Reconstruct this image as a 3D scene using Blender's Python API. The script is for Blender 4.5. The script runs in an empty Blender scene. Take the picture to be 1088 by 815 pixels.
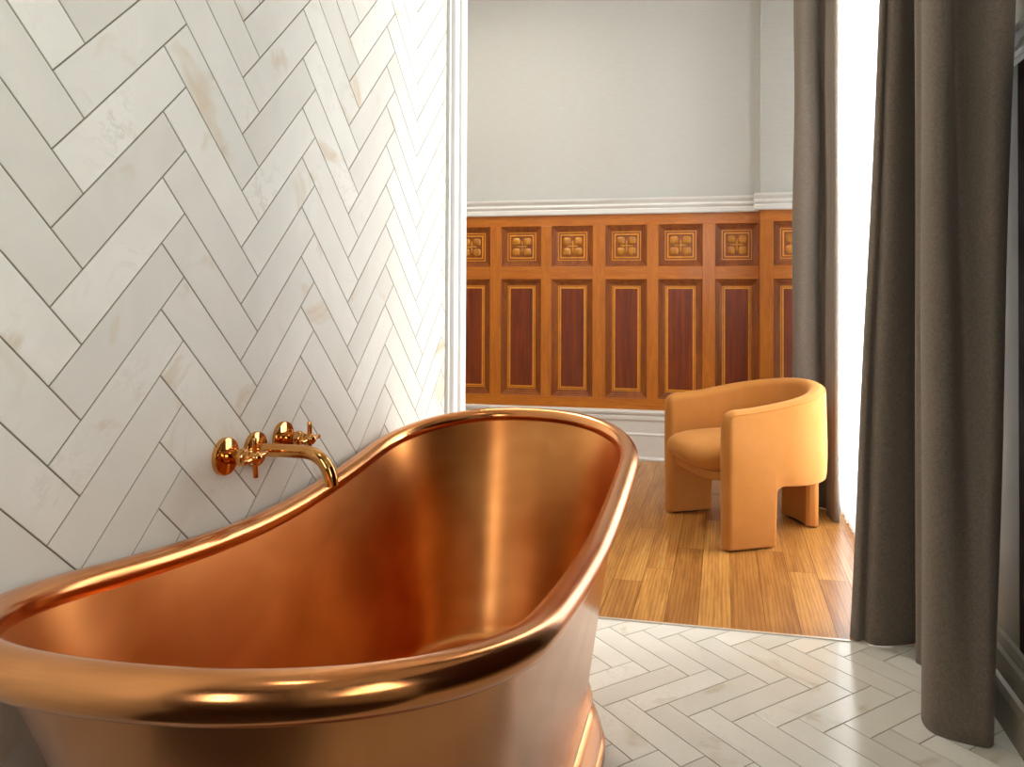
import bpy, bmesh, math, random
from mathutils import Vector, Matrix
random.seed(7)
sc = bpy.context.scene
COL = sc.collection
PI = math.pi

# ------------------------------------------------------------------ helpers
def lin(r, g, b):
    f = lambda c: (c/255/12.92) if c/255 <= .04045 else ((c/255+.055)/1.055)**2.4
    return (f(r), f(g), f(b), 1)

def mesh_obj(name, verts, faces, mat=None, parent=None, smooth=False, mats=None, fmats=None, colors=None):
    me = bpy.data.meshes.new(name)
    me.from_pydata([tuple(v) for v in verts], [], faces)
    for m in (mats or ([mat] if mat else [])): me.materials.append(m)
    if fmats: me.polygons.foreach_set('material_index', fmats)
    if smooth: me.polygons.foreach_set('use_smooth', [True]*len(me.polygons))
    if colors:
        ca = me.color_attributes.new('rnd', 'FLOAT_COLOR', 'CORNER')
        data = []
        for p in me.polygons:
            data += list(colors[p.index])*p.loop_total
        ca.data.foreach_set('color', data)
    me.update()
    o = bpy.data.objects.new(name, me)
    COL.objects.link(o)
    if parent: o.parent = parent
    return o

def empty(name, loc=(0, 0, 0), rz=0):
    o = bpy.data.objects.new(name, None)
    COL.objects.link(o)
    o.location = loc; o.rotation_euler = (0, 0, rz); o.empty_display_size = .05
    return o

def tag(o, label, cat, group=None):
    o['label'] = label; o['category'] = cat
    if group: o['group'] = group
    return o

def struct(o):
    o['kind'] = 'structure'
    return o

def fix_normals(o):
    bm = bmesh.new(); bm.from_mesh(o.data)
    bmesh.ops.remove_doubles(bm, verts=bm.verts, dist=1e-5)
    bmesh.ops.recalc_face_normals(bm, faces=bm.faces)
    bm.to_mesh(o.data); bm.free()
    return o

def sharp(o, deg=35):
    me = o.data
    bm = bmesh.new(); bm.from_mesh(me)
    for e in bm.edges:
        if len(e.link_faces) == 2 and e.calc_face_angle(0) > math.radians(deg): e.smooth = False
    bm.to_mesh(me); bm.free()
    return o

class MB:
    def __init__(s): s.v = []; s.f = []; s.m = []
    def box(s, x0, x1, y0, y1, z0, z1, m=0):
        b = len(s.v)
        s.v += [(x, y, z) for x in (x0, x1) for y in (y0, y1) for z in (z0, z1)]
        for q in ((0, 1, 3, 2), (4, 6, 7, 5), (0, 4, 5, 1), (2, 3, 7, 6), (0, 2, 6, 4), (1, 5, 7, 3)):
            s.f.append([b+i for i in q]); s.m.append(m)
    def loft(s, rings, closed=True, cap0=False, cap1=False, m=0):
        b = len(s.v); n = len(rings[0])
        for r in rings: s.v += [tuple(p) for p in r]
        for i in range(len(rings)-1):
            for j in range(n if closed else n-1):
                k = (j+1) % n
                s.f.append([b+i*n+j, b+i*n+k, b+(i+1)*n+k, b+(i+1)*n+j]); s.m.append(m)
        if cap0: s.f.append([b+j for j in range(n)][::-1]); s.m.append(m)
        if cap1: s.f.append([b+(len(rings)-1)*n+j for j in range(n)]); s.m.append(m)
    def build(s, name, mat=None, parent=None, smooth=False, mats=None, clean=True):
        o = mesh_obj(name, s.v, s.f, mat, parent, smooth, mats, s.m if mats else None)
        if clean: fix_normals(o)
        return o

def bevel(o, w=.003, seg=2):
    md = o.modifiers.new('bevel', 'BEVEL'); md.width = w; md.segments = seg; md.limit_method = 'ANGLE'
    return o

def catmull(pts, n=8, closed=False):
    P = [Vector(p) for p in pts]; out = []
    m = len(P)
    for i in range(m if closed else m-1):
        if closed: a, b, c, d = P[i-1], P[i], P[(i+1) % m], P[(i+2) % m]
        else: a, b, c, d = P[max(i-1, 0)], P[i], P[i+1], P[min(i+2, m-1)]
        for k in range(n):
            t = k/n
            out.append(.5*((2*b)+(c-a)*t+(2*a-5*b+4*c-d)*t*t+(3*b-a-3*c+d)*t**3))
    if not closed: out.append(P[-1])
    return out

def tube(path, rad, n=20):
    """rings round a path of Vectors (parallel transport)"""
    rings = []; up = None
    for i, p in enumerate(path):
        t = (path[min(i+1, len(path)-1)]-path[max(i-1, 0)]).normalized()
        if up is None:
            up = Vector((0, 0, 1)) if abs(t.z) < .9 else Vector((1, 0, 0))
        up = (up-t*up.dot(t)).normalized()
        s = t.cross(up)
        r = rad[i] if isinstance(rad, (list, tuple)) else rad
        rings.append([p+up*math.cos(2*PI*k/n)*r+s*math.sin(2*PI*k/n)*r for k in range(n)])
    return rings

def lathe_x(prof, n=40, c=(0, 0, 0)):
    """profile [(x, r)] turned about the X axis"""
    return [[(c[0]+x, c[1]+r*math.cos(2*PI*k/n), c[2]+r*math.sin(2*PI*k/n)) for k in range(n)] for x, r in prof]

# ------------------------------------------------------------------ materials
def new_mat(name):
    m = bpy.data.materials.new(name); m.use_nodes = True
    nt = m.node_tree
    b = nt.nodes['Principled BSDF']
    return m, nt, b

def N(nt, t, **kw):
    n = nt.nodes.new(t)
    for k, v in kw.items():
        if k in n.inputs: n.inputs[k].default_value = v
        else: setattr(n, k, v)
    return n

def L(nt, a, b): nt.links.new(a, b)

def ramp(nt, fac, stops):
    r = nt.nodes.new('ShaderNodeValToRGB')
    e = r.color_ramp.elements
    while len(e) < len(stops): e.new(.5)
    for i, (p, c) in enumerate(stops): e[i].position = p; e[i].color = c
    L(nt, fac, r.inputs['Fac'])
    return r.outputs['Color']

def mixc(nt, fac, a, b, mode='MIX'):
    n = nt.nodes.new('ShaderNodeMix'); n.data_type = 'RGBA'; n.blend_type = mode
    if isinstance(fac, (int, float)): n.inputs['Factor'].default_value = fac
    else: L(nt, fac, n.inputs['Factor'])
    for s, v in (('A', a), ('B', b)):
        i = [x for x in n.inputs if x.name == s and x.type == 'RGBA'][0]
        if isinstance(v, tuple): i.default_value = v
        else: L(nt, v, i)
    return [x for x in n.outputs if x.type == 'RGBA'][0]

def coord(nt, scale=(1, 1, 1), offset_attr=None, kind='Object'):
    tc = N(nt, 'ShaderNodeTexCoord')
    v = tc.outputs[kind]
    if offset_attr:
        at = N(nt, 'ShaderNodeAttribute', attribute_name=offset_attr)
        mul = N(nt, 'ShaderNodeVectorMath', operation='SCALE'); mul.inputs['Scale'].default_value = 13
        L(nt, at.outputs['Vector'], mul.inputs[0])
        ad = N(nt, 'ShaderNodeVectorMath', operation='ADD')
        L(nt, v, ad.inputs[0]); L(nt, mul.outputs[0], ad.inputs[1]); v = ad.outputs[0]
    mp = N(nt, 'ShaderNodeMapping'); mp.inputs['Scale'].default_value = scale
    L(nt, v, mp.inputs['Vector'])
    return mp.outputs['Vector']

def bump(nt, bsdf, h, strength=.2, dist=.002):
    b = N(nt, 'ShaderNodeBump'); b.inputs['Strength'].default_value = strength; b.inputs['Distance'].default_value = dist
    L(nt, h, b.inputs['Height']); L(nt, b.outputs['Normal'], bsdf.inputs['Normal'])

def marble(name, base, dark, gold, rough):
    m, nt, b = new_mat(name)
    at = N(nt, 'ShaderNodeAttribute', attribute_name='rnd')
    sep = N(nt, 'ShaderNodeSeparateColor'); L(nt, at.outputs['Color'], sep.inputs[0])
    v = coord(nt, (1, 1, 1), 'rnd')
    n1 = N(nt, 'ShaderNodeTexNoise', Scale=3.2, Detail=5, Roughness=.55, Distortion=1.2); L(nt, v, n1.inputs['Vector'])
    n2 = N(nt, 'ShaderNodeTexNoise', Scale=7, Detail=7, Roughness=.62, Distortion=2.2); L(nt, v, n2.inputs['Vector'])
    n3 = N(nt, 'ShaderNodeTexNoise', Scale=4.5, Detail=4, Roughness=.6, Distortion=.8); L(nt, v, n3.inputs['Vector'])
    tone = ramp(nt, sep.outputs[0], [(0, dark), (.55, base), (1, tuple(min(1, c*1.06) for c in base[:3])+(1,))])
    cloud = ramp(nt, n1.outputs['Fac'], [(.35, (.9, .9, .89, 1)), (.62, (1, 1, 1, 1))])
    c = mixc(nt, .8, tone, cloud, 'MULTIPLY')
    vein = ramp(nt, n2.outputs['Fac'], [(.47, (0, 0, 0, 1)), (.5, (1, 1, 1, 1)), (.53, (0, 0, 0, 1))])
    vmask = ramp(nt, n1.outputs['Fac'], [(.5, (0, 0, 0, 1)), (.72, (1, 1, 1, 1))])
    vm = mixc(nt, 1, vein, vmask, 'MULTIPLY')
    c = mixc(nt, vm, c, tuple(x*.88 for x in base[:3])+(1,))
    gm = ramp(nt, n3.outputs['Fac'], [(.6, (0, 0, 0, 1)), (.74, (.85, .85, .85, 1))])
    c = mixc(nt, gm, c, gold)
    L(nt, c, b.inputs['Base Color'])
    b.inputs['Roughness'].default_value = rough
    b.inputs['Specular IOR Level'].default_value = .5
    return m

def plain(name, col, rough=.6, metal=0, noise=.05, nscale=20, spec=.5, coat=0):
    m, nt, b = new_mat(name)
    n = N(nt, 'ShaderNodeTexNoise', Scale=nscale, Detail=4); L(nt, coord(nt), n.inputs['Vector'])
    c = ramp(nt, n.outputs['Fac'], [(.3, tuple(x*(1-noise) for x in col[:3])+(1,)), (.7, tuple(min(1, x*(1+noise)) for x in col[:3])+(1,))])
    L(nt, c, b.inputs['Base Color'])
    b.inputs['Roughness'].default_value = rough; b.inputs['Metallic'].default_value = metal
    b.inputs['Specular IOR Level'].default_value = spec
    b.inputs['Coat Weight'].default_value = coat; b.inputs['Coat Roughness'].default_value = .15
    return m

def wood(name, c_light, c_dark, scale=(9, 9, .7), rough=.35, coat=.3, rnd=False, contrast=1, knots=False):
    m, nt, b = new_mat(name)
    v = coord(nt, scale, 'rnd' if rnd else None)
    n1 = N(nt, 'ShaderNodeTexNoise', Scale=3, Detail=6, Roughness=.6, Distortion=1.0); L(nt, v, n1.inputs['Vector'])
    n2 = N(nt, 'ShaderNodeTexNoise', Scale=16, Detail=4, Roughness=.7, Distortion=.3); L(nt, v, n2.inputs['Vector'])
    c = ramp(nt, n1.outputs['Fac'], [(.3, c_dark), (.7, c_light)])
    g = ramp(nt, n2.outputs['Fac'], [(.35, (.72, .72, .72, 1)), (.6, (1, 1, 1, 1))])
    c = mixc(nt, .65*contrast, c, g, 'MULTIPLY')
    if rnd:
        at = N(nt, 'ShaderNodeAttribute', attribute_name='rnd')
        sep = N(nt, 'ShaderNodeSeparateColor'); L(nt, at.outputs['Color'], sep.inputs[0])
        t = ramp(nt, sep.outputs[0], [(0, (.66, .58, .5, 1)), (.5, (.92, .9, .88, 1)), (1, (1.0, 1.0, 1.0, 1))])
        c = mixc(nt, 1, c, t, 'MULTIPLY')
        wv = N(nt, 'ShaderNodeTexWave', Scale=1.6, Distortion=7, Detail=3); wv.inputs['Detail Scale'].default_value = 1.1
        L(nt, coord(nt, (14, .9, 1), 'rnd'), wv.inputs['Vector'])
        w = ramp(nt, wv.outputs['Fac'], [(0, (.62, .54, .44, 1)), (.5, (1, 1, 1, 1))])
        c = mixc(nt, .7, c, w, 'MULTIPLY')
    if knots:
        vo = N(nt, 'ShaderNodeTexVoronoi', Scale=1.0); L(nt, coord(nt, (3.1, 1.9, 1)), vo.inputs['Vector'])
        k = ramp(nt, vo.outputs['Distance'], [(.03, (.35, .22, .12, 1)), (.085, (1, 1, 1, 1))])
        c = mixc(nt, .8, c, k, 'MULTIPLY')
    L(nt, c, b.inputs['Base Color'])
    b.inputs['Roughness'].default_value = rough
    b.inputs['Coat Weight'].default_value = coat; b.inputs['Coat Roughness'].default_value = .18
    bump(nt, b, n2.outputs['Fac'], .08, .001)
    return m

def fabric(name, c1, c2, weave=900, rough=.95, sheen=.15, transl=0):
    m, nt, b = new_mat(name)
    v = coord(nt, (1, 1, 1))
    n1 = N(nt, 'ShaderNodeTexNoise', Scale=420, Detail=2); L(nt, coord(nt, (1, 1, .25)), n1.inputs['Vector'])
    n2 = N(nt, 'ShaderNodeTexNoise', Scale=420, Detail=2); L(nt, coord(nt, (.3, .3, 1)), n2.inputs['Vector'])
    mx = N(nt, 'ShaderNodeMath', operation='ADD'); L(nt, n1.outputs['Fac'], mx.inputs[0]); L(nt, n2.outputs['Fac'], mx.inputs[1])
    hf = N(nt, 'ShaderNodeMath', operation='MULTIPLY'); L(nt, mx.outputs[0], hf.inputs[0]); hf.inputs[1].default_value = .5
    c = ramp(nt, hf.outputs[0], [(.38, c2), (.62, c1)])
    L(nt, c, b.inputs['Base Color'])
    b.inputs['Roughness'].default_value = rough
    b.inputs['Sheen Weight'].default_value = sheen; b.inputs['Sheen Roughness'].default_value = .5
    b.inputs['Specular IOR Level'].default_value = .2
    bump(nt, b, hf.outputs[0], .15, .001)
    return m

def copper_mat(name, c1, c2, rough, aniso, rvar=.08, streak=True):
    m, nt, b = new_mat(name)
    n1 = N(nt, 'ShaderNodeTexNoise', Scale=4, Detail=2, Roughness=.5, Distortion=.4); L(nt, coord(nt, (1, 1, 1.6)), n1.inputs['Vector'])
    n2 = N(nt, 'ShaderNodeTexNoise', Scale=7, Detail=1, Roughness=.5); L(nt, coord(nt, (1, 1, 2)), n2.inputs['Vector'])
    c = ramp(nt, n1.outputs['Fac'], [(.28, c2), (.7, c1)])
    L(nt, c, b.inputs['Base Color'])
    b.inputs['Metallic'].default_value = 1
    r = N(nt, 'ShaderNodeMapRange'); r.inputs['To Min'].default_value = rough-rvar; r.inputs['To Max'].default_value = rough+rvar
    r.inputs['From Min'].default_value = .1; r.inputs['From Max'].default_value = .9
    L(nt, n2.outputs['Fac'], r.inputs['Value']); L(nt, r.outputs[0], b.inputs['Roughness'])
    b.inputs['Anisotropic'].default_value = aniso
    if aniso:
        tg = N(nt, 'ShaderNodeTangent', direction_type='RADIAL', axis='Z'); L(nt, tg.outputs[0], b.inputs['Tangent'])
        b.inputs['Anisotropic Rotation'].default_value = .25
    return m

M_TILE = marble('wall marble tile', lin(233, 233, 223), lin(226, 225, 214), lin(208, 186, 146), .42)
M_FTILE = marble('floor marble tile', lin(240, 239, 228), lin(233, 231, 219), lin(204, 190, 162), .2)
M_GROUT = plain('grey grout', lin(130, 124, 108), .9, nscale=60)
M_FGROUT = plain('floor grout', lin(128, 120, 104), .9, nscale=60)
M_PAINT = plain('white gloss paint', lin(232, 232, 228), .35, noise=.02)
M_CEIL = plain('ceiling paint', lin(238, 235, 228), .9, noise=.02)
M_WALLP = None
M_OAK = wood('honey oak board', lin(216, 160, 84), lin(174, 114, 48), (7, .55, 1), .38, .25, rnd=True, knots=True)
M_OAKGAP = plain('dark board joint', lin(92, 58, 24), .8)
M_STILE = wood('orange varnished wood', lin(207, 123, 22), lin(180, 97, 8), (7, 7, .8), .38, .35)
M_STILEH = wood('orange varnished wood rail', lin(207, 123, 22), lin(180, 97, 8), (.8, 7, 7), .38, .35)
M_MOULD = wood('dark moulding wood', lin(164, 88, 14), lin(124, 58, 8), (6, 6, 1), .38, .2)
M_INLAY = plain('gold toned inlay', lin(226, 150, 40), .35, noise=.12, coat=.3)
M_FIELD = wood('mahogany field', lin(148, 62, 8), lin(96, 34, 4), (9, 9, .6), .36, .15)
M_COPPER = copper_mat('brushed copper', (.77, .345, .11, 1), (.55, .20, .052, 1), .33, .5, .02)
M_COPPER_OUT = copper_mat('polished outer copper', (.62, .27, .10, 1), (.5, .2, .066, 1), .2, .0, .02)
M_COPPER_RIM = copper_mat('worn copper rim', (.72, .32, .125, 1), (.56, .215, .07, 1), .19, .0, .03)
M_BRASS = copper_mat('polished copper brass', (.70, .36, .12, 1), (.66, .32, .10, 1), .06, 0, .01, False)
M_CURT = fabric('taupe curtain cloth', lin(131, 120, 107), lin(110, 100, 89))
M_VELVET = None
def velvet():
    m, nt, b = new_mat('ochre velvet')
    n1 = N(nt, 'ShaderNodeTexNoise', Scale=6, Detail=4, Roughness=.6); L(nt, coord(nt), n1.inputs['Vector'])
    c = ramp(nt, n1.outputs['Fac'], [(.3, lin(178,116,48)), (.7, lin(190,126,64))])
    L(nt, c, b.inputs['Base Color'])
    b.inputs['Roughness'].default_value = .8
    b.inputs['Sheen Weight'].default_value = .35; b.inputs['Sheen Roughness'].default_value = .35
    b.inputs['Sheen Tint'].default_value = lin(255, 215, 160)
    b.inputs['Specular IOR Level'].default_value = .2
    n2 = N(nt, 'ShaderNodeTexNoise', Scale=400, Detail=2); L(nt, coord(nt), n2.inputs['Vector'])
    bump(nt, b, n2.outputs['Fac'], .08, .001)
    return m
M_VELVET = velvet()
M_GLIDE = plain('black glide', lin(24, 22, 20), .6)
def wallpaper():
    m, nt, b = new_mat('pale grey grasscloth')
    n1 = N(nt, 'ShaderNodeTexNoise', Scale=60, Detail=4, Roughness=.6); L(nt, coord(nt, (.25, .25, 5)), n1.inputs['Vector'])
    c = ramp(nt, n1.outputs['Fac'], [(.3, lin(193, 194, 189)), (.7, lin(203, 204, 199))])
    L(nt, c, b.inputs['Base Color']); b.inputs['Roughness'].default_value = .85
    bump(nt, b, n1.outputs['Fac'], .12, .001)
    return m
M_WALLP = wallpaper()
def sheer_mat():
    m, nt, b = new_mat('white sheer cloth')
    out = nt.nodes['Material Output']
    tr = N(nt, 'ShaderNodeBsdfTranslucent'); tr.inputs['Color'].default_value = (.93, .95, .97, 1)
    tp = N(nt, 'ShaderNodeBsdfTransparent')
    df = N(nt, 'ShaderNodeBsdfDiffuse'); df.inputs['Color'].default_value = (.92, .93, .95, 1)
    n1 = N(nt, 'ShaderNodeTexNoise', Scale=500, Detail=1); L(nt, coord(nt, (1, 1, .4)), n1.inputs['Vector'])
    f = ramp(nt, n1.outputs['Fac'], [(.35, (.35, .35, .35, 1)), (.65, (.55, .55, .55, 1))])
    a = N(nt, 'ShaderNodeMixShader'); a.inputs[0].default_value = .35
    L(nt, tr.outputs[0], a.inputs[1]); L(nt, df.outputs[0], a.inputs[2])
    c = N(nt, 'ShaderNodeMixShader'); L(nt, f, c.inputs[0])
    L(nt, a.outputs[0], c.inputs[1]); L(nt, tp.outputs[0], c.inputs[2])
    L(nt, c.outputs[0], out.inputs['Surface'])
    return m
M_SHEER = sheer_mat()
def glass_mat():
    m, nt, b = new_mat('window glass')
    out = nt.nodes['Material Output']
    tp = N(nt, 'ShaderNodeBsdfTransparent'); gl = N(nt, 'ShaderNodeBsdfGlossy'); gl.inputs['Roughness'].default_value = .02
    fr = N(nt, 'ShaderNodeFresnel'); fr.inputs['IOR'].default_value = 1.45
    mx = N(nt, 'ShaderNodeMixShader'); L(nt, fr.outputs[0], mx.inputs[0]); L(nt, tp.outputs[0], mx.inputs[1]); L(nt, gl.outputs[0], mx.inputs[2])
    L(nt, mx.outputs[0], out.inputs['Surface'])
    return m
M_GLASS = glass_mat()
M_DARKBOARD = plain('added dark boards', lin(58, 38, 24), .4, noise=.15)
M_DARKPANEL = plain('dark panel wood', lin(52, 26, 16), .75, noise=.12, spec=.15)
M_SHADETRIM = plain('shade-darkened trim paint', lin(150, 142, 124), .45, noise=.03)  # trim colour darkened to carry the curtain's shade on the right wall
M_STRIP = plain('pale metal strip', lin(225, 222, 214), .35, .6, noise=.02)
M_PLASTER = plain('bath plaster', lin(205, 196, 180), .8, noise=.03)
M_DARKWALL = plain('umber painted wall', lin(96, 74, 54), .8, noise=.05)

# ------------------------------------------------------------------ herringbone
Wt, Lq, GAP = .0765, 3.9, .0027
Lt = Wt*Lq

def clip(poly, u0, u1, v0, v1):
    for ax, lim, sg in ((0, u0, 1), (0, u1, -1), (1, v0, 1), (1, v1, -1)):
        out = []
        for i in range(len(poly)):
            a, b = poly[i-1], poly[i]
            ia, ib = sg*(a[ax]-lim) >= 0, sg*(b[ax]-lim) >= 0
            if ia != ib:
                t = (lim-a[ax])/(b[ax]-a[ax]); out.append((a[0]+t*(b[0]-a[0]), a[1]+t*(b[1]-a[1])))
            if ib: out.append(b)
        poly = out
        if len(poly) < 3: return []
    return poly

def herring(u0, u1, v0, v1, org, along_u):
    """tile outlines; rows of tips step along v (wall) or along u (floor)"""
    s = 2**-.5; e1 = Vector((s, s)); e2 = Vector((-s, s)); g = GAP/2; res = []
    n = 80
    for k in range(-n, n):
        for m in range(-n, n):
            if along_u:
                o = Vector(org)+Vector((k*Wt*2**.5, m*Lt*2**.5))
                second = (Lt-Wt, Lt, Wt, Wt+Lt)
            else:
                o = Vector(org)+Vector((m*Lt*2**.5, k*Wt*2**.5))
                second = (-Wt, 0, 0, Lt)
            if not (u0-1 < o.x < u1+1 and v0-1 < o.y < v1+1): continue
            for a0, a1, b0, b1 in ((0, Lt, 0, Wt), second):
                q = [o+e1*a+e2*b for a, b in ((a0+g, b0+g), (a1-g, b0+g), (a1-g, b1-g), (a0+g, b1-g))]
                p = clip([(x.x, x.y) for x in q], u0, u1, v0, v1)
                if p: res.append(p)
    return res

def tile_mesh(name, polys, to3, th, mat, grout, base):
    V, F, FM, Cc = [], [], [], []
    V += [to3(u, v, 0) for u, v in base]; F.append([0, 1, 2, 3]); FM.append(1); Cc.append((.5, .5, .5, 1))
    rnd = random.Random(3)
    for p in polys:
        b = len(V); n = len(p)
        col = (rnd.random(), rnd.random(), rnd.random(), 1)
        cx = sum(q[0] for q in p)/n; cy = sum(q[1] for q in p)/n
        ins = lambda q, d: (q[0]+(cx-q[0])*d, q[1]+(cy-q[1])*d)
        V += [to3(u, v, 0) for u, v in p]+[to3(u, v, th*.7) for u, v in p]+[to3(*ins(q, .006), th) for q in p]
        for lay in (0, 1):
            for i in range(n):
                j = (i+1) % n
                F.append([b+lay*n+i, b+lay*n+j, b+(lay+1)*n+j, b+(lay+1)*n+i]); FM.append(0); Cc.append(col)
        F.append([b+2*n+i for i in range(n)]); FM.append(0); Cc.append(col)
    o = mesh_obj(name, V, F, mats=[mat, grout], fmats=FM, colors=Cc)
    return o

CEIL = 3.3
Y_END, Y_THR, Y_BACK = 1.457, 1.573, 4.04
# left wall of the bathing area, marble herringbone
pol = herring(-2.2, Y_END, 0, CEIL, (0, 1.0926), False)
wl = tile_mesh('wall_left', pol, lambda u, v, h: (-.0015+h, u, v), .0015, M_TILE, M_GROUT,
               [(-2.2, 0), (Y_END, 0), (Y_END, CEIL), (-2.2, CEIL)])
struct(wl)
# its thickness and the bedroom face of the partition
mb = MB(); mb.box(-.20, -.0016, -2.2, 1.60, 0, CEIL); mb.box(-3.2, -.2, 1.48, 1.60, 0, CEIL)
struct(mb.build('wall_partition', M_WALLP))

# bath floor
pol = herring(-.0, 1.62, -.42, Y_THR-.006, (.7015, 1.0358), True)
fl = tile_mesh('floor', pol, lambda u, v, h: (u, v, -.0015+h), .0015, M_FTILE, M_FGROUT,
               [(0, -.42), (1.62, -.42), (1.62, Y_THR-.006), (0, Y_THR-.006)])
struct(fl)
mb = MB()
for k in range(14): mb.box(k*.117, k*.117+.1155, -2.2, -.424, -.003, 0)
struct(mb.build('floor', M_DARKBOARD))  # unseen dark boards, added so the tub front reflects something dark
# oak boards
V, F, FM, Cc = [], [], [], []
V += [(-3.2, Y_THR+.004, -.002), (1.62, Y_THR+.004, -.002), (1.62, 4.1, -.002), (-3.2, 4.1, -.002)]
F.append([0, 1, 2, 3]); FM.append(1); Cc.append((.5, .5, .5, 1))
rnd = random.Random(11)
BW = .1075; x = .707-36*BW
while x < 1.62:
    y = Y_THR+.004-rnd.random()*.9
    while y < 4.1:
        ln = .65+rnd.random()*.9
        a, b_ = max(y, Y_THR+.004), min(y+ln, 4.1)
        if b_-a > .02:
            x1 = min(x+BW, 1.62); g = .0007
            i = len(V); V += [(x+g, a+g, 0), (x1-g, a+g, 0), (x1-g, b_-g, 0), (x+g, b_-g, 0)]
            F.append([i, i+1, i+2, i+3]); FM.append(0); Cc.append((rnd.random(), rnd.random(), rnd.random(), 1))
        y += ln
    x += BW
fo = mesh_obj('floor', V, F, mats=[M_OAK, M_OAKGAP], fmats=FM, colors=Cc); struct(fo)
mb = MB(); mb.box(0, 1.6, Y_THR-.006, Y_THR+.004, -.004, .0035)
struct(mb.build('trim_1', M_STRIP))
mb = MB(); mb.box(-3.4, 2.0, -2.4, 4.3, -.12, -.004); struct(mb.build('floor_slab', M_PLASTER))
mb = MB(); mb.box(-3.4, 2.0, -2.4, 4.3, CEIL, CEIL+.1); struct(mb.build('ceiling', M_CEIL))

# corner architrave at the end of the tiled wall: profile in (x, y)
prof = [(-.01, Y_END), (.004, Y_END), (.010, Y_END+.003), (.012, Y_END+.008), (.008, Y_END+.013), (.008, Y_END+.022), (.014, Y_END+.025),
        (.02, Y_END+.032), (.022, Y_END+.040), (.02, Y_END+.048), (.014, Y_END+.055), (.013, Y_END+.088), (.019, Y_END+.092), (.024, Y_END+.100),
        (.026, Y_END+.112), (.026, Y_END+.132), (.022, Y_END+.141), (.0, Y_END+.146), (-.01, Y_END+.146)]
mb = MB(); mb.loft([[(a, b, z) for a, b in prof] for z in (0, CEIL)], True, True, True)
struct(sharp(mb.build('trim_2', M_PAINT, smooth=True), 25))

# back wall
XP, YP = 1.111, 3.94          # the pier at the right stands forward
mb = MB(); mb.box(-3.2, 1.8, Y_BACK+.026, Y_BACK+.15, 0, CEIL); mb.box(XP+.004, 1.62, YP+.026, Y_BACK+.026, 0, CEIL)
struct(mb.build('wall_back', M_WALLP))
mb = MB(); mb.box(-3.35, -3.2, 1.48, 4.2, 0, CEIL); struct(mb.build('wall_bedroom', M_WALLP))

# ---- wainscot
xs = [-.662, -.577, -.303, -.228, .049, .135, .402, .482, .759, .84, 1.111]
pitch = (xs[8]-xs[0])/4
panels = []
for k in range(-11, 4): panels.append((-.577+pitch*k, -.577+pitch*k+.277))
panels = [(a, b) for a, b in panels if b < .05]+[(.135, .405), (.48, .76), (.84, XP-.004)]
# tidy the measured ones
panels = [p for p in panels if p[1] < -.25]+[(-.228, .049), (.135, .405), (.48, .76), (.84, 1.107)]
Z0, ZL0, ZL1, ZU0, ZU1, ZT = .322, .395, 1.169, 1.253, 1.522, 1.593

wains = struct(empty('trim_3', (0, Y_BACK, 0)))
def framing(plist, xa, xb, y, name, zmap=None):
    """solid boards round the openings: rails and stiles"""
    st = MB()
    edges = [xa]
    for a, b in plist: edges += [a, b]
    edges.append(xb)
    for i in range(0, len(edges), 2):
        if edges[i+1]-edges[i] > .002: st.box(edges[i], edges[i+1], y, y+.025, ZL0, ZU1)
    o = st.build(name+'_stile', M_STILE, None); bevel(o, .002)
    rl = MB()
    rl.box(xa, xb, y-.001, y+.025, Z0, ZL0); rl.box(xa, xb, y-.001, y+.025, ZU1, ZT)
    for a, b in plist: rl.box(a, b, y-.001, y+.025, ZL1, ZU0)
    o2 = rl.build(name+'_rail', M_STILEH, None); bevel(o2, .002)
    return o, o2

def sunk(x0, x1, z0, z1, y, steps, mats_order):
    """nested frames: steps = [(inset, depth, material index of the band reaching it)]"""
    m = MB(); rings = []
    for ins, dep, mi in steps:
        rings.append(([(x0+ins, y+dep, z0+ins), (x1-ins, y+dep, z0+ins), (x1-ins, y+dep, z1-ins), (x0+ins, y+dep, z1-ins)], mi))
    for (r0, _), (r1, mi) in zip(rings, rings[1:]): m.loft([r0, r1], m=mi)
    return m, rings[-1][0]

LOW = [(0, 0, 0), (.004, .004, 0), (.010, .005, 0), (.014, .012, 0), (.022, .013, 0), (.026, .019, 0), (.040, .0215, 0), (.043, .0225, 0),
       (.0435, .0195, 1), (.0475, .019, 1), (.048, .0215, 1), (.052, .0215, 0), (.0525, .0195, 1), (.0605, .0185, 1), (.062, .0215, 1)]
UPP = [(0, 0, 0), (.004, .004, 0), (.010, .005, 0), (.014, .012, 0), (.022, .013, 0), (.026, .019, 0), (.040, .0215, 0),
       (.041, .0185, 1), (.045, .0185, 1), (.046, .021, 0), (.055, .021, 0), (.056, .0185, 1), (.063, .018, 1), (.065, .022, 0)]
def panel_low(x0, x1, y):
    m, r = sunk(x0, x1, ZL0, ZL1, y, LOW, None)
    b = len(m.v); m.v += r; m.f.append([b, b+1, b+2, b+3]); m.m.append(2)
    return m.build('raised_panel', None, None, mats=[M_MOULD, M_INLAY, M_FIELD])
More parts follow.
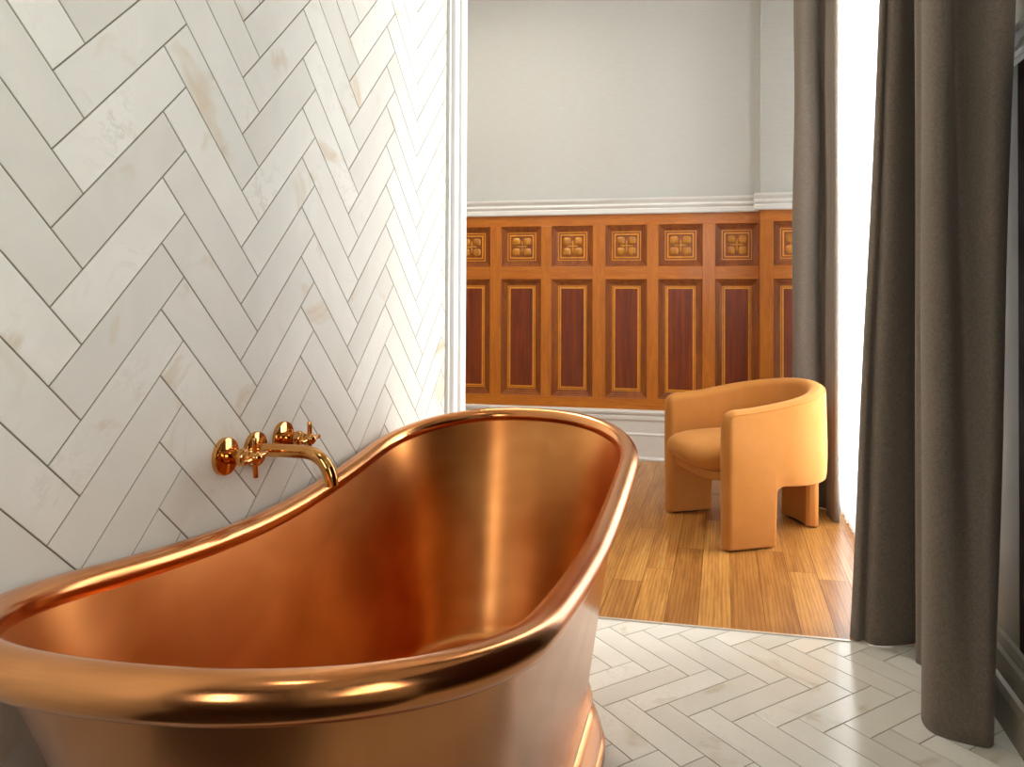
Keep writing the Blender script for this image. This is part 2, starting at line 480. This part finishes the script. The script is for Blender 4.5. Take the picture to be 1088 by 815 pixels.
def panel_up(x0, x1, y):
    m, r = sunk(x0, x1, ZU0, ZU1, y, UPP, None)
    b = len(m.v); m.v += r; m.f.append([b, b+1, b+2, b+3]); m.m.append(0)
    o = m.build('carved_panel', None, None, mats=[M_MOULD, M_INLAY, M_FIELD])
    # four carved petals round a small cross
    c = MB(); ix0, ix1, iz0, iz1 = x0+.067, x1-.067, ZU0+.067, ZU1-.067
    cx, cz = (ix0+ix1)/2, (iz0+iz1)/2; yy = y+.022
    for sx in (-1, 1):
        for sz in (-1, 1):
            px, pz = cx+sx*(ix1-ix0)*.27, cz+sz*(iz1-iz0)*.26; w, h = (ix1-ix0)*.19, (iz1-iz0)*.19
            rings = []
            for t in range(6):
                a = t/5*PI/2; rr = math.cos(a); d = .010*math.sin(a)
                rings.append([(px+w*rr*math.copysign(abs(math.cos(q))**.6, math.cos(q)), yy-d, pz+h*rr*math.copysign(abs(math.sin(q))**.6, math.sin(q)))
                              for q in [2*PI*k/16 for k in range(16)]])
            c.loft(rings)
    for k in range(4):
        a = k*PI/2
        dx, dz = math.cos(a), math.sin(a)
        rings = []
        for t in range(7):
            u = t/6; w = .008*math.sin(PI*min(.95, u*.9+.1)); p0 = (cx+dx*.044*u, cz+dz*.044*u)
            rings.append([(p0[0]-dz*w, yy, p0[1]+dx*w), (p0[0], yy-.007*math.sin(PI*(u*.9+.1)), p0[1]), (p0[0]+dz*w, yy, p0[1]-dx*w)])
        c.loft(rings, closed=False)
    rings = [[(cx+.007*math.cos(t*PI/8)*math.cos(2*PI*k/12), yy-.004-.006*math.sin(t*PI/8), cz+.007*math.cos(t*PI/8)*math.sin(2*PI*k/12)) for k in range(12)] for t in range(5)]
    c.loft(rings)
    d = c.build('carving', M_CARVE, o, smooth=True)
    return o
M_CARVE = wood('carved golden wood', lin(214, 146, 36), lin(168, 98, 18), (6, 6, 2), .32, .4)
def adopt(o, root):
    o.parent = root; o.matrix_parent_inverse = Matrix.Translation(root.location).inverted()
vis = [p for p in panels if p[0] > -2.0]
for o in framing(panels, -3.2, XP, Y_BACK, 'wainscot'): adopt(o, wains)
for a, b in vis:
    adopt(panel_low(a, b, Y_BACK), wains); adopt(panel_up(a, b, Y_BACK), wains)
mb = MB(); mb.box(-3.2, vis[0][0]-.01, Y_BACK+.0215, Y_BACK+.0255, ZL0, ZU1); adopt(mb.build('plain_field', M_FIELD), wains)
# pier
for o in framing([(1.192, 1.47)], XP, 1.6, YP, 'pier'): adopt(o, wains)
adopt(panel_low(1.192, 1.47, YP), wains); adopt(panel_up(1.192, 1.47, YP), wains)
mb = MB(); mb.box(XP, XP+.02, YP+.0255, Y_BACK-.001, Z0, ZT); adopt(mb.build('return_board', M_STILE), wains)

# mouldings that run along walls: profile (offset from face, z)
RAIL = [(0, 1.593), (.018, 1.593), (.022, 1.600), (.022, 1.622), (.017, 1.630), (.026, 1.638), (.030, 1.647), (.028, 1.653), (.020, 1.656),
        (.022, 1.664), (.034, 1.676), (.038, 1.686), (.038, 1.694), (0, 1.697)]
BASE = [(0, 0), (.034, 0), (.036, .012), (.030, .022), (.026, .024), (.026, .158), (.030, .164), (.030, .170), (.024, .178), (.024, .252),
        (.030, .258), (.033, .266), (.033, .283), (.028, .289), (.033, .293), (.038, .300), (.040, .312), (.036, .322), (0, .324)]
def run_y(name, prof, xa, xb, yf, xm=None):
    m = MB(); m.loft([[(x, yf-d, z) for d, z in prof] for x in (xa, xb)], True, True, True)
    return sharp(m.build(name, M_PAINT, smooth=True), 20)
def run_x(prof, xf, ya, yb, name, mat=None):
    m = MB(); m.loft([[(xf-d, y, z) for d, z in prof] for y in (ya, yb)], True, True, True)
    return sharp(m.build(name, mat or M_PAINT, smooth=True), 20)
struct(run_y('trim_4', RAIL, -3.2, XP-.002, Y_BACK)); struct(run_y('trim_5', RAIL, XP-.036, 1.6, YP))
struct(run_y('baseboard_back', BASE, -3.2, XP-.002, Y_BACK)); struct(run_y('baseboard_pier', BASE, XP-.038, 1.6, YP))

# right wall with the tall window
XR = 1.64; WY0, WY1, WZ0, WZ1 = 1.42, 3.30, .10, 2.95
mb = MB()
BY0, BY1, BZ0, BZ1 = -1.5, -.55, .95, 2.35       # small unseen window, added to light the bath side, beside the photographer
mb.box(XR, XR+.2, -2.4, BY0, 0, CEIL); mb.box(XR, XR+.2, BY1, WY0, 0, CEIL); mb.box(XR, XR+.2, BY0, BY1, 0, BZ0); mb.box(XR, XR+.2, BY0, BY1, BZ1, CEIL); mb.box(XR, XR+.2, WY1, 4.2, 0, CEIL)
mb.box(XR, XR+.2, WY0, WY1, 0, WZ0); mb.box(XR, XR+.2, WY0, WY1, WZ1, CEIL)
struct(mb.build('wall_right', M_WALLP))
win = struct(empty('window_1', (XR+.12, (WY0+WY1)/2, WZ0)))
fr = MB(); x0, x1 = XR+.09, XR+.14
for a, b in ((WY0, WY0+.07), (WY1-.07, WY1), ((WY0+WY1)/2-.04, (WY0+WY1)/2+.04)): fr.box(x0, x1, a, b, WZ0, WZ1)
for a, b in ((WZ0, WZ0+.09), (WZ1-.07, WZ1), (2.2, 2.26)): fr.box(x0, x1, WY0, WY1, a, b)
o = fr.build('window_frame', M_PAINT); adopt(o, win)
pn = MB(); pn.box(x0+.02, x0+.026, WY0+.02, WY1-.02, WZ0+.02, WZ1-.02); adopt(pn.build('window_pane', M_GLASS), win)
w3 = struct(empty('added_window_bath', (XR+.1, (BY0+BY1)/2, BZ0)))
fr = MB()
for a, b in ((BY0, BY0+.05), (BY1-.05, BY1), ((BY0+BY1)/2-.02, (BY0+BY1)/2+.02)): fr.box(XR+.07, XR+.12, a, b, BZ0, BZ1)
for a, b in ((BZ0, BZ0+.06), (BZ1-.05, BZ1)): fr.box(XR+.07, XR+.12, BY0, BY1, a, b)
adopt(fr.build('window_frame', M_PAINT), w3)
pn = MB(); pn.box(XR+.09, XR+.095, BY0+.02, BY1-.02, BZ0+.02, BZ1-.02); adopt(pn.build('window_pane', M_GLASS), w3)
# casing, wainscot, baseboard and rail of the right wall beside the window
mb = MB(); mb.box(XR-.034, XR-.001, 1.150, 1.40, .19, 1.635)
struct(mb.build('trim_6', M_SHADETRIM))
struct(run_x([(d+.004, z+.035) for d, z in RAIL], XR, BY1+.04, 1.41, 'trim_7'))
struct(run_x([(.001, 0), (.072, 0), (.072, .082), (.064, .098), (.054, .102), (.054, .158), (.046, .166), (.052, .178), (.046, .196), (.001, .2)], XR, -2.2, 1.41, 'baseboard_right', M_SHADETRIM))
rw = struct(empty('trim_8', (XR, .5, 0)))
b2 = MB(); b2.box(XR-.034, XR-.001, BY1+.04, 1.148, .19, 1.635); adopt(b2.build('wainscot_board', M_DARKPANEL), rw)
b3 = MB()
for a, b in ((.98, 1.04), (.58, .66), (.18, .26), (-.22, -.14)): b3.box(XR-.044, XR-.034, a, b, .27, 1.6)
b3.box(XR-.044, XR-.034, BY1+.04, 1.05, .27, .36); b3.box(XR-.044, XR-.034, BY1+.04, 1.05, 1.51, 1.6); b3.box(XR-.044, XR-.034, BY1+.04, 1.05, 1.17, 1.25)
adopt(b3.build('wainscot_rail', M_DARKPANEL), rw)
# wall behind the photographer, with a narrow window added for reflections in the copper
NW = (.42, .80, 1.15, 2.35)
mb = MB()
mb.box(-.2, NW[0], -2.4, -2.2, 0, CEIL); mb.box(NW[1], 1.8, -2.4, -2.2, 0, CEIL); mb.box(NW[0], NW[1], -2.4, -2.2, 0, NW[2]); mb.box(NW[0], NW[1], -2.4, -2.2, NW[3], CEIL)
struct(mb.build('wall_front', M_DARKWALL))
w2 = struct(empty('added_window_front', (.6, -2.3, NW[2])))
fr = MB()
for a, b in ((NW[0], NW[0]+.04), (NW[1]-.04, NW[1])): fr.box(a, b, -2.33, -2.29, NW[2], NW[3])
for a, b in ((NW[2], NW[2]+.05), (NW[3]-.05, NW[3])): fr.box(NW[0], NW[1], -2.33, -2.29, a, b)
adopt(fr.build('window_frame', M_PAINT), w2)
pn = MB(); pn.box(NW[0]+.02, NW[1]-.02, -2.312, -2.307, NW[2]+.02, NW[3]-.02); adopt(pn.build('window_pane', M_GLASS), w2)

# ------------------------------------------------------------------ copper bath
TX, TY, TANG = .361, .416, .012
TA, TB, TN, THS = .777, .3225, 2.24, .438
TZ0, TE, TQ, TR = .6205, .0955, 1.55, .0228
NA, NS = 64, 24
def plan(a, b, hs, n=TN):
    pts = []
    for k in range(NA):
        t = PI*k/NA; c, s = math.cos(t), math.sin(t)
        pts.append((math.copysign(abs(c)**(2/n), c)*b, hs+(a-hs)*abs(s)**(2/n)))
    for k in range(NS): pts.append((-b, hs-2*hs*k/NS))
    for k in range(NA):
        t = PI*k/NA; c, s = math.cos(t), math.sin(t)
        pts.append((-math.copysign(abs(c)**(2/n), c)*b, -hs-(a-hs)*abs(s)**(2/n)))
    for k in range(NS): pts.append((b, -hs+2*hs*k/NS))
    return pts
def rimz(y): return TZ0+TE*(math.sqrt(abs(y/TA)**2+.0025)-.05)**TQ*1.07
tub = empty('bathtub', (TX, TY, 0), TANG)
tag(tub, 'copper double-ended roll-rim bathtub on a stepped plinth beside the marble wall', 'bathtub')
rimp = plan(TA, TB, THS)
path = [Vector((x, y, rimz(y))) for x, y in rimp]
# smooth closed tube
rings = []
nP = len(path)
for i, p in enumerate(path):
    t = (path[(i+1) % nP]-path[i-1]).normalized()
    up = (Vector((0, 0, 1))-t*t.z).normalized(); s = t.cross(up)
    rings.append([p+up*TR*math.sin(2*PI*k/24)+s*TR*1.0*math.cos(2*PI*k/24) for k in range(24)])
mb = MB(); mb.loft(rings+[rings[0]])
rim = mb.build('rolled_rim', M_COPPER_RIM, tub, smooth=True)
NK_A, NK_B, NK_HS, NK_Z = .60, .238, .36, .150
def rim_inset(side, end):
    out = []; n = len(rimp)
    for i, (x, y) in enumerate(rimp):
        a, b = Vector(rimp[i-1]), Vector(rimp[(i+1) % n])
        t = (b-a).normalized(); nn = Vector((-t.y, t.x))
        k = abs(nn.y)**1.5
        d = side+(end-side)*k
        out.append((x+nn.x*d, y+nn.y*d))
    return out
def shell_rings(b0, ins, z0, off, nv=28, pw=1.08, pwe=1.08):
    """b0 = (a, b, hs) below; the upper edge follows the rim, set in by ins = (side, end)"""
    p0 = plan(*b0); p1 = rim_inset(*ins); out = []
    for j in range(nv+1):
        v = j/nv
        r = []
        for (xa, ya), (xb, yb) in zip(p0, p1):
            zt = rimz(yb)+off
            kk = max(0, min(1, (-yb-.35)/.35)); kk = kk*kk*(3-2*kk)
            g = v**(pw+(pwe-pw)*kk)
            r.append((xa+(xb-xa)*g, ya+(yb-ya)*g, z0+(zt-z0)*v))
        out.append(r)
    return out
mb = MB(); mb.loft(shell_rings((NK_A, NK_B, NK_HS), (.012, .012), NK_Z, -.012, pwe=1.65))
mb.build('outer_shell', M_COPPER_OUT, tub, smooth=True)
FA, FB, FH, FZ = .575, .205, .37, .185
mb = MB()
inner = shell_rings((FA, FB, FH), (.0195, .0195), FZ, -.006, pw=.9, pwe=1.4)
flo = [[(x*s, y*s, FZ-.012-.01*(1-s)) for x, y in plan(FA-.006, FB-.006, FH)] for s in (.02, .3, .6, .85, .97)]
flo.append([(x, y, FZ-.010) for x, y in plan(FA-.004, FB-.004, FH)])
flo.append([(x, y, FZ-.002) for x, y in plan(FA+.003, FB+.003, FH)])
mb.loft(flo+inner[1:], cap0=True)
mb.build('inner_basin', M_COPPER, tub, smooth=True)
PL = [(NK_Z+.004, -.002), (.144, .003), (.134, .009), (.126, .011), (.118, .009), (.112, .004), (.106, .004), (.100, .012), (.088, .018), (.070, .026), (.052, .032), (.044, .034),
      (.040, .031), (.036, .031), (.032, .037), (.024, .040), (0.0, .040)]
mb = MB(); mb.loft([[(x, y, z) for x, y in plan(NK_A+o_, NK_B+o_, NK_HS)] for z, o_ in PL], cap1=True)
sharp(mb.build('plinth', M_COPPER_RIM, tub, smooth=True), 50)

# ------------------------------------------------------------------ wall taps
def bezier(p, n=14):
    a, b, c, d = [Vector(q) for q in p]
    return [((1-t)**3)*a+3*t*(1-t)**2*b+3*t*t*(1-t)*c+t**3*d for t in [k/n for k in range(n+1)]]
DISC = [(0, 0.0), (0, .0345), (.006, .0345), (.0085, .0335), (.0095, .0315), (.0095, .0)]
def tap(y, z, roll, label):
    r = empty('tap', (0, y, z)); tag(r, label, 'tap', 'cross-handle taps on the marble wall')
    m = MB(); m.loft(lathe_x(DISC)); sharp(m.build('wall_plate', M_BRASS, r, smooth=True))
    m = MB(); m.loft(lathe_x([(.009, .014), (.012, .0135), (.03, .0135), (.034, .0155), (.040, .0165), (.044, .0155), (.046, .013), (.049, .0115), (.052, .0125), (.056, .0125), (.058, .0)], 28))
    sharp(m.build('stem', M_BRASS, r, smooth=True))
    m = MB(); m.loft(lathe_x([(.056, .0), (.056, .0105), (.060, .0122), (.068, .0122), (.072, .0105), (.076, .006), (.078, .0)], 24))
    for k in range(4):
        a = roll+k*PI/2
        d = Vector((0, math.cos(a), math.sin(a))); c = Vector((.064, 0, 0))
        pth = [c+d*q for q in (.0, .012, .024, .0345, .0365, .0372)]
        m.loft(tube(pth, [.0050, .0047, .0047, .0047, .0038, .0001], 14))
    sharp(m.build('cross_handle', M_BRASS, r, smooth=True), 50)
    return r
tap(.321, .760, math.radians(4), 'polished copper cross-handle tap on the marble wall, left of the curved spout')
tap(.509, .760, math.radians(1), 'polished copper cross-handle tap on the marble wall, right of the curved spout')
sp = empty('bath_spout', (0, .413, .755)); tag(sp, 'polished copper curved bath spout on the marble wall between two cross-handle taps', 'spout')
m = MB(); m.loft(lathe_x(DISC)); sharp(m.build('wall_plate', M_BRASS, sp, smooth=True))
pth = bezier([(.004, 0, 0), (.03, 0, 0), (.07, 0, .0), (.105, 0, 0)], 8)+bezier([(.105, 0, 0), (.142, 0, 0), (.163, 0, -.024), (.167, 0, -.062)], 16)[1:]
R0 = .0128
rg = tube(pth, R0, 26)
m = MB(); m.loft(rg)
end = pth[-1]; t = (pth[-1]-pth[-2]).normalized()
m.loft([rg[-1], [end+(Vector(p)-end)*.82 for p in rg[-1]], [end-t*.012+(Vector(p)-end)*.80 for p in rg[-1]]], cap1=True)
sharp(m.build('spout_tube', M_BRASS, sp, smooth=True), 50)

# ------------------------------------------------------------------ armchair
def chair():
    AX = math.radians(207.7)
    r = empty('armchair', (1.038, 2.755, 0), AX)
    tag(r, 'ochre velvet barrel armchair on slab legs, standing on the oak floor by the sheer curtain', 'armchair')
    T = .080; W = .335-T/2; D0 = .33; SB = .02       # centreline half width; front at x=+D0; curve starts at SB
    pts = []
    R = W
    Lx = (D0+SB+0.0)
    for k in range(0, 41): pts.append(((D0-.012)-(D0-.012-SB)*k/40, W, 1, 0))
    DB = .63-D0-T/2+SB                     # depth of the rounded back
    for k in range(1, 96):
        a = PI*k/96
        pts.append((SB-DB*abs(math.sin(a))**.95, math.copysign(abs(math.cos(a))**.95, math.cos(a))*W, 0, 0))
    for k in range(0, 41): pts.append((SB+(D0-.012-SB)*k/40, -W, 1, 0))
    P = [Vector((p[0], p[1])) for p in pts]
    n = len(P)
    Ls = [0]
    for i in range(1, n): Ls.append(Ls[-1]+(P[i]-P[i-1]).length)
    tot = Ls[-1]
    LEG = .225; SK = .255; RC = .045
    rings = []
    for i in range(n):
        t = (P[min(i+1, n-1)]-P[max(i-1, 0)]).normalized(); nn = Vector((-t.y, t.x))   # left of travel
        if nn.dot(P[i]-Vector((SB, 0))) < 0: nn = -nn
        s = min(Ls[i], tot-Ls[i])
        back = min(1, s/(tot/2))
        zt = .580+.088*(3*back**2-2*back**3)
        # rounded front upper corner
        rf = .055
        if s < rf: zt -= rf*(1-math.sqrt(max(0, 1-(1-s/rf)**2)))*.8
        # lower edge: leg, concave corner, skirt
        if s < LEG: zb = 0.0
        elif s < LEG+RC: zb = SK-RC+RC*math.sqrt(max(0, 1-(1-(s-LEG)/RC)**2))
        else: zb = SK-.012*min(1, (s-LEG-RC)/.3)
        if s < LEG: zb = .006
        th = T*(1-.0*back)
        e = .022
        if s < e: th = T*(.35+.65*math.sqrt(max(0, 1-(1-s/e)**2)))
        h = th/2; rr = min(.034, h*.85); rb = .012
        sec = []
        for k in range(7): a = PI/2*k/6; sec.append((h-rb+rb*math.sin(a), zb+rb-rb*math.cos(a)))
        for k in range(4): sec.append((h+.006*math.sin(PI*(k+1)/5), (.278, .345, .412, .478)[k]))
        for k in range(9): a = PI/2*k/8; sec.append((h-rr+rr*math.cos(a), zt-rr+rr*math.sin(a)))
        for k in range(9): a = PI/2*k/8; sec.append((-h+rr-rr*math.sin(a), zt-rr+rr*math.cos(a)))
        for k in range(4): sec.append((-h-.006*math.sin(PI*(k+1)/5), (.478, .412, .345, .278)[k]))
        for k in range(7): a = PI/2*k/6; sec.append((-h+rb-rb*math.cos(a)*1.0, zb+rb-rb*math.sin(a)))
        rings.append([(P[i].x+nn.x*o, P[i].y+nn.y*o, z) for o, z in sec])
    # insert a doubled ring at the leg corner for a crisp cut
    mb = MB(); mb.loft(rings, True, True, True)
    sh = mb.build('barrel_back', M_VELVET, r, smooth=True); sharp(sh, 60)
    # piping along the outer top edge
    for sgn in (1,):
        pp = []
        for i in range(2, n-2):
            v = rings[i]; pp.append(Vector(v[14]))
        m = MB(); m.loft(tube(pp, .0042, 8), cap0=True, cap1=True); m.build('piping', M_VELVET, sh, smooth=True)
    # seat cushion
    Wi = W-T/2-.004
    def outline(scale, front):
        o = []
        for k in range(48):
            a = 2*PI*k/48; c, s = math.cos(a), math.sin(a)
            ex = 4.5 if c > 0 else 2.3
            x = math.copysign(abs(c)**(2/ex), c); y = math.copysign(abs(s)**(2/ex), s)
            o.append(((x*(front-.0) if x > 0 else x*(DB-T/2+.02)), y*Wi))
        return [(x*scale+.02*(1-scale), y*scale) for x, y in o]
    rings = []
    for sc_, z in ((.0, .306), (.6, .306), (.9, .310), (.955, .322), (.985, .342), (1.0, .366), (.995, .382), (.975, .396), (.93, .409), (.85, .418), (.7, .424), (.45, .429), (.2, .431), (.0, .4315)):
        rings.append([(x, y, z-.010*max(0, x/.35)**2*(1 if z > .36 else 0)) for x, y in outline(max(sc_, .001), .385)])
    m = MB(); m.loft(rings); m.build('seat_cushion', M_VELVET, r, smooth=True)
    m = MB()
    rr = [[(x, y, z) for x, y in outline(.985, .345)] for z in (.268, .308)]
    m.loft(rr, True, True, True); bevel(m.build('seat_base', M_VELVET, r), .008, 3)
    # rear leg: a curved slab under the back
    ring = []
    for k in range(25):
        a = math.radians(-24+48*k/24)
        for_ = []
        ring.append(a)
    rings = []
    for a in ring:
        e = min(1, (math.radians(24)-abs(a))/math.radians(3.0)); th = .030*(.4+.6*math.sqrt(max(0, 1-(1-e)**2)))
        cx, cy = SB-(DB-.012)*math.cos(a), 0.30*math.sin(a)
        nx, ny = -math.cos(a), math.sin(a)
        rings.append([(cx+nx*th, cy+ny*th, .006), (cx+nx*th, cy+ny*th, .25), (cx-nx*th, cy-ny*th, .25), (cx-nx*th, cy-ny*th, .006)])
    m = MB(); m.loft(rings, True, True, True); bevel(m.build('leg', M_VELVET, r), .006, 3)
    # dark glides
    for (gx, gy) in ((D0-.11, W), (D0-.11, -W), (SB-DB+.012+.01, 0)):
        m = MB(); m.box(gx-.07 if gy else gx-.022, gx+.07 if gy else gx+.022, gy-.02 if gy else -.07, gy+.02 if gy else .07, 0, .0075)
        m.build('glide', M_GLIDE, r)
    return r
chair()

# ------------------------------------------------------------------ curtains
def curtain(name, bottom, top, z1, zref, mat, label, cat, thick=.005, n=10, wob=.004, seed=1, zb=.004, hem=None):
    rb = catmull([(x, y, 0) for x, y in bottom], n); rt = catmull([(x, y, 0) for x, y in top], n)
    rn = random.Random(seed); ph = [rn.random()*6 for _ in range(6)]
    rows = []; NZ = 60
    for j in range(NZ+1):
        u = j/NZ
        z = zb+(z1-zb)*u
        f = min(1.25, z/zref)
        row = []
        for i, (a, b) in enumerate(zip(rb, rt)):
            p = a+(b-a)*f
            s = i/len(rb)
            p.x += wob*math.sin(5.1*z+9*s+ph[0])*math.sin(13*s+ph[1]); p.y += wob*math.sin(4.3*z+11*s+ph[2])*math.sin(17*s+ph[3])
            zz = z
            if hem and j < 12: zz = z+hem(s)*(1-j/12)
            row.append((p.x, p.y, zz))
        rows.append(row)
    mb = MB(); mb.loft(rows, closed=False)
    o = mb.build(name, mat, None, smooth=True, clean=False)
    md = o.modifiers.new('cloth', 'SOLIDIFY'); md.thickness = thick; md.offset = 0
    tag(o, label, cat)
    return o
near_b = [(1.43, 1.80), (1.37, 1.72), (1.30, 1.64), (1.282, 1.594), (1.295, 1.570), (1.318, 1.584), (1.336, 1.556), (1.375, 1.555), (1.44, 1.578), (1.482, 1.60), (1.507, 1.60),
          (1.485, 1.54), (1.452, 1.492), (1.443, 1.462), (1.455, 1.44), (1.458, 1.38), (1.43, 1.27), (1.392, 1.175), (1.384, 1.120), (1.397, 1.082), (1.432, 1.062), (1.478, 1.050), (1.508, 1.050), (1.527, 1.085), (1.535, 1.16), (1.538, 1.28)]
near_t = [(1.47, 1.80), (1.44, 1.73), (1.395, 1.66), (1.372, 1.594), (1.380, 1.572), (1.392, 1.582), (1.402, 1.558), (1.424, 1.557), (1.448, 1.586), (1.478, 1.62), (1.505, 1.61),
          (1.485, 1.54), (1.452, 1.492), (1.447, 1.462), (1.457, 1.44), (1.458, 1.38), (1.43, 1.27), (1.394, 1.175), (1.388, 1.115), (1.401, 1.078), (1.428, 1.082), (1.466, 1.180), (1.53, 1.078), (1.576, 1.080), (1.594, 1.13), (1.590, 1.28)]
curtain('curtain', near_b, near_t, 3.05, 1.98, M_CURT, 'brown-grey curtain hanging in deep folds in front of the white sheer, over the marble floor', 'curtain', seed=2, wob=.002)
far_b = [(1.424, 3.0), (1.426, 2.93), (1.422, 2.86), (1.404, 2.858), (1.395, 2.92), (1.385, 2.99), (1.395, 3.08), (1.365, 3.11), (1.335, 3.06), (1.29, 3.045), (1.25, 3.075), (1.232, 3.13), (1.25, 3.20), (1.31, 3.25), (1.37, 3.23), (1.39, 3.30), (1.42, 3.33)]
far_t = [(1.424, 3.0), (1.426, 2.93), (1.422, 2.86), (1.406, 2.858), (1.395, 2.92), (1.383, 2.99), (1.395, 3.08), (1.367, 3.11), (1.34, 3.06), (1.295, 3.045), (1.262, 3.075), (1.248, 3.13), (1.26, 3.20), (1.31, 3.25), (1.37, 3.23), (1.39, 3.30), (1.42, 3.33)]
curtain('curtain', far_b, far_t, 3.05, 2.4, M_CURT, 'grey curtain hanging behind the ochre armchair, between the panelled wall and the sheer', 'curtain', seed=5)
sp_ = []
k = 0; y = 1.86
while y < 3.26:
    sp_.append((1.462+(.012 if k % 2 else -.012)+.004*math.sin(k*1.7), y)); y += .034+.008*math.sin(k*2.3); k += 1
rnh = random.Random(9)
curtain('sheer_curtain', sp_, [(x+.004, y) for x, y in sp_], 3.05, 2.4, M_SHEER, 'white sheer curtain glowing with daylight between the two grey curtains', 'curtain', thick=.0008, n=6, wob=.003, seed=4, zb=.008,
        hem=lambda s: .008+.006*math.sin(60*s))

# curtain track under the ceiling (just above the picture)
tk = MB(); tk.box(1.38, 1.46, 1.02, 3.4, 3.052, 3.075); tk.box(1.40, 1.44, 1.1, 1.14, 3.07, CEIL-.001); tk.box(1.40, 1.44, 3.2, 3.24, 3.07, CEIL-.001)
o = tk.build('curtain_rail', M_PAINT); tag(o, 'white ceiling-hung curtain rail above the window curtains', 'curtain rail')

# ------------------------------------------------------------------ light
def area(name, loc, rot, sx, sy, energy, col, spread=PI):
    l = bpy.data.lights.new(name, 'AREA'); l.shape = 'RECTANGLE'; l.size = sx; l.size_y = sy; l.energy = energy; l.color = col[:3]; l.spread = spread
    o = bpy.data.objects.new(name, l); COL.objects.link(o); o.location = loc; o.rotation_euler = rot
    return o
wd = area('window_daylight', (XR+2.6, 4.3, 2.3), (0, 0, 0), 3.2, 3.2, 1980, (1, .985, .96))
wd.rotation_euler = (Vector((.6, 1.6, .9))-wd.location).to_track_quat('-Z', 'Y').to_euler()
area('sheer_daylight', (XR+.40, (WY0+WY1)/2, 1.55), (0, PI/2, 0), 2.9, 2.0, 140, (1, .985, .96))
area('bath_fill_light', (XR+.3, (BY0+BY1)/2, 1.65), (0, PI/2, 0), 1.4, .95, 31, (1, .96, .9))  # added fill for the bath side, through the added side window
area('front_fill_light', ((NW[0]+NW[1])/2, -2.45, 1.75), (PI/2, 0, 0), .36, 1.15, 14, (1, .97, .92))  # added light behind the front window, reflected in the copper
def fill_lamp(x, y, e, lab):  # unseen lamps, added to brighten the bath side and the bedroom
    r = empty('fill_lamp', (x, y, CEIL)); tag(r, lab, 'ceiling lamp', 'added fill lamps')
    m = MB(); m.loft([[(q*math.cos(2*PI*k/32), q*math.sin(2*PI*k/32), z) for k in range(32)] for q, z in ((.16, 0), (.16, -.03), (.15, -.045), (.14, -.045))])
    m.build('fill_lamp_ring', M_PAINT, r, smooth=True)
    l = bpy.data.lights.new('lamp', 'AREA'); l.shape = 'DISK'; l.size = .28; l.energy = e; l.color = (1, .93, .82)
    o = bpy.data.objects.new('fill_light', l); COL.objects.link(o); o.parent = r; o.location = (0, 0, -.05)
fill_lamp(.9, -.6, 4, 'added round fill lamp over the bath side of the room')
fill_lamp(-.6, 2.7, 34, 'added round fill lamp over the oak floor')

w = bpy.data.worlds.new('World'); sc.world = w; w.use_nodes = True
bg = w.node_tree.nodes['Background']; bg.inputs['Color'].default_value = (.8, .9, 1, 1); bg.inputs['Strength'].default_value = 1.5

# ------------------------------------------------------------------ camera
FPX, YAW, PIT, ROL, CX, CY = 814.0, -.2115, .0128, .0040, 595.45, 304.28
fw = Vector((math.sin(YAW)*math.cos(PIT), math.cos(YAW)*math.cos(PIT), math.sin(PIT)))
r = fw.cross(Vector((0, 0, 1))).normalized(); u = r.cross(fw)
r2 = r*math.cos(ROL)+u*math.sin(ROL); u2 = -r*math.sin(ROL)+u*math.cos(ROL)
cam = bpy.data.cameras.new('Camera'); co = bpy.data.objects.new('Camera', cam); COL.objects.link(co)
mw = Matrix((r2, u2, -fw)).transposed().to_4x4(); mw.translation = Vector((.9002, -.9301, 1.0568)); co.matrix_world = mw
cam.sensor_fit = 'HORIZONTAL'; cam.sensor_width = 36; cam.lens = 36*FPX/1088
cam.shift_x = (544-CX)/1088; cam.shift_y = (CY-407.5)/1088
cam.clip_start = .02
sc.camera = co

sc.view_settings.view_transform = 'Standard'; sc.view_settings.look = 'None'; sc.view_settings.gamma = 1; sc.view_settings.use_curve_mapping = False
sc.view_settings.exposure = .05
sc.cycles.caustics_reflective = True; sc.cycles.blur_glossy = 1.0; sc.cycles.caustics_refractive = False
sc.cycles.use_denoising = True
sc.cycles.max_bounces = 10; sc.cycles.diffuse_bounces = 5; sc.cycles.glossy_bounces = 6; sc.cycles.transparent_max_bounces = 12
sc.cycles.sample_clamp_indirect = 4
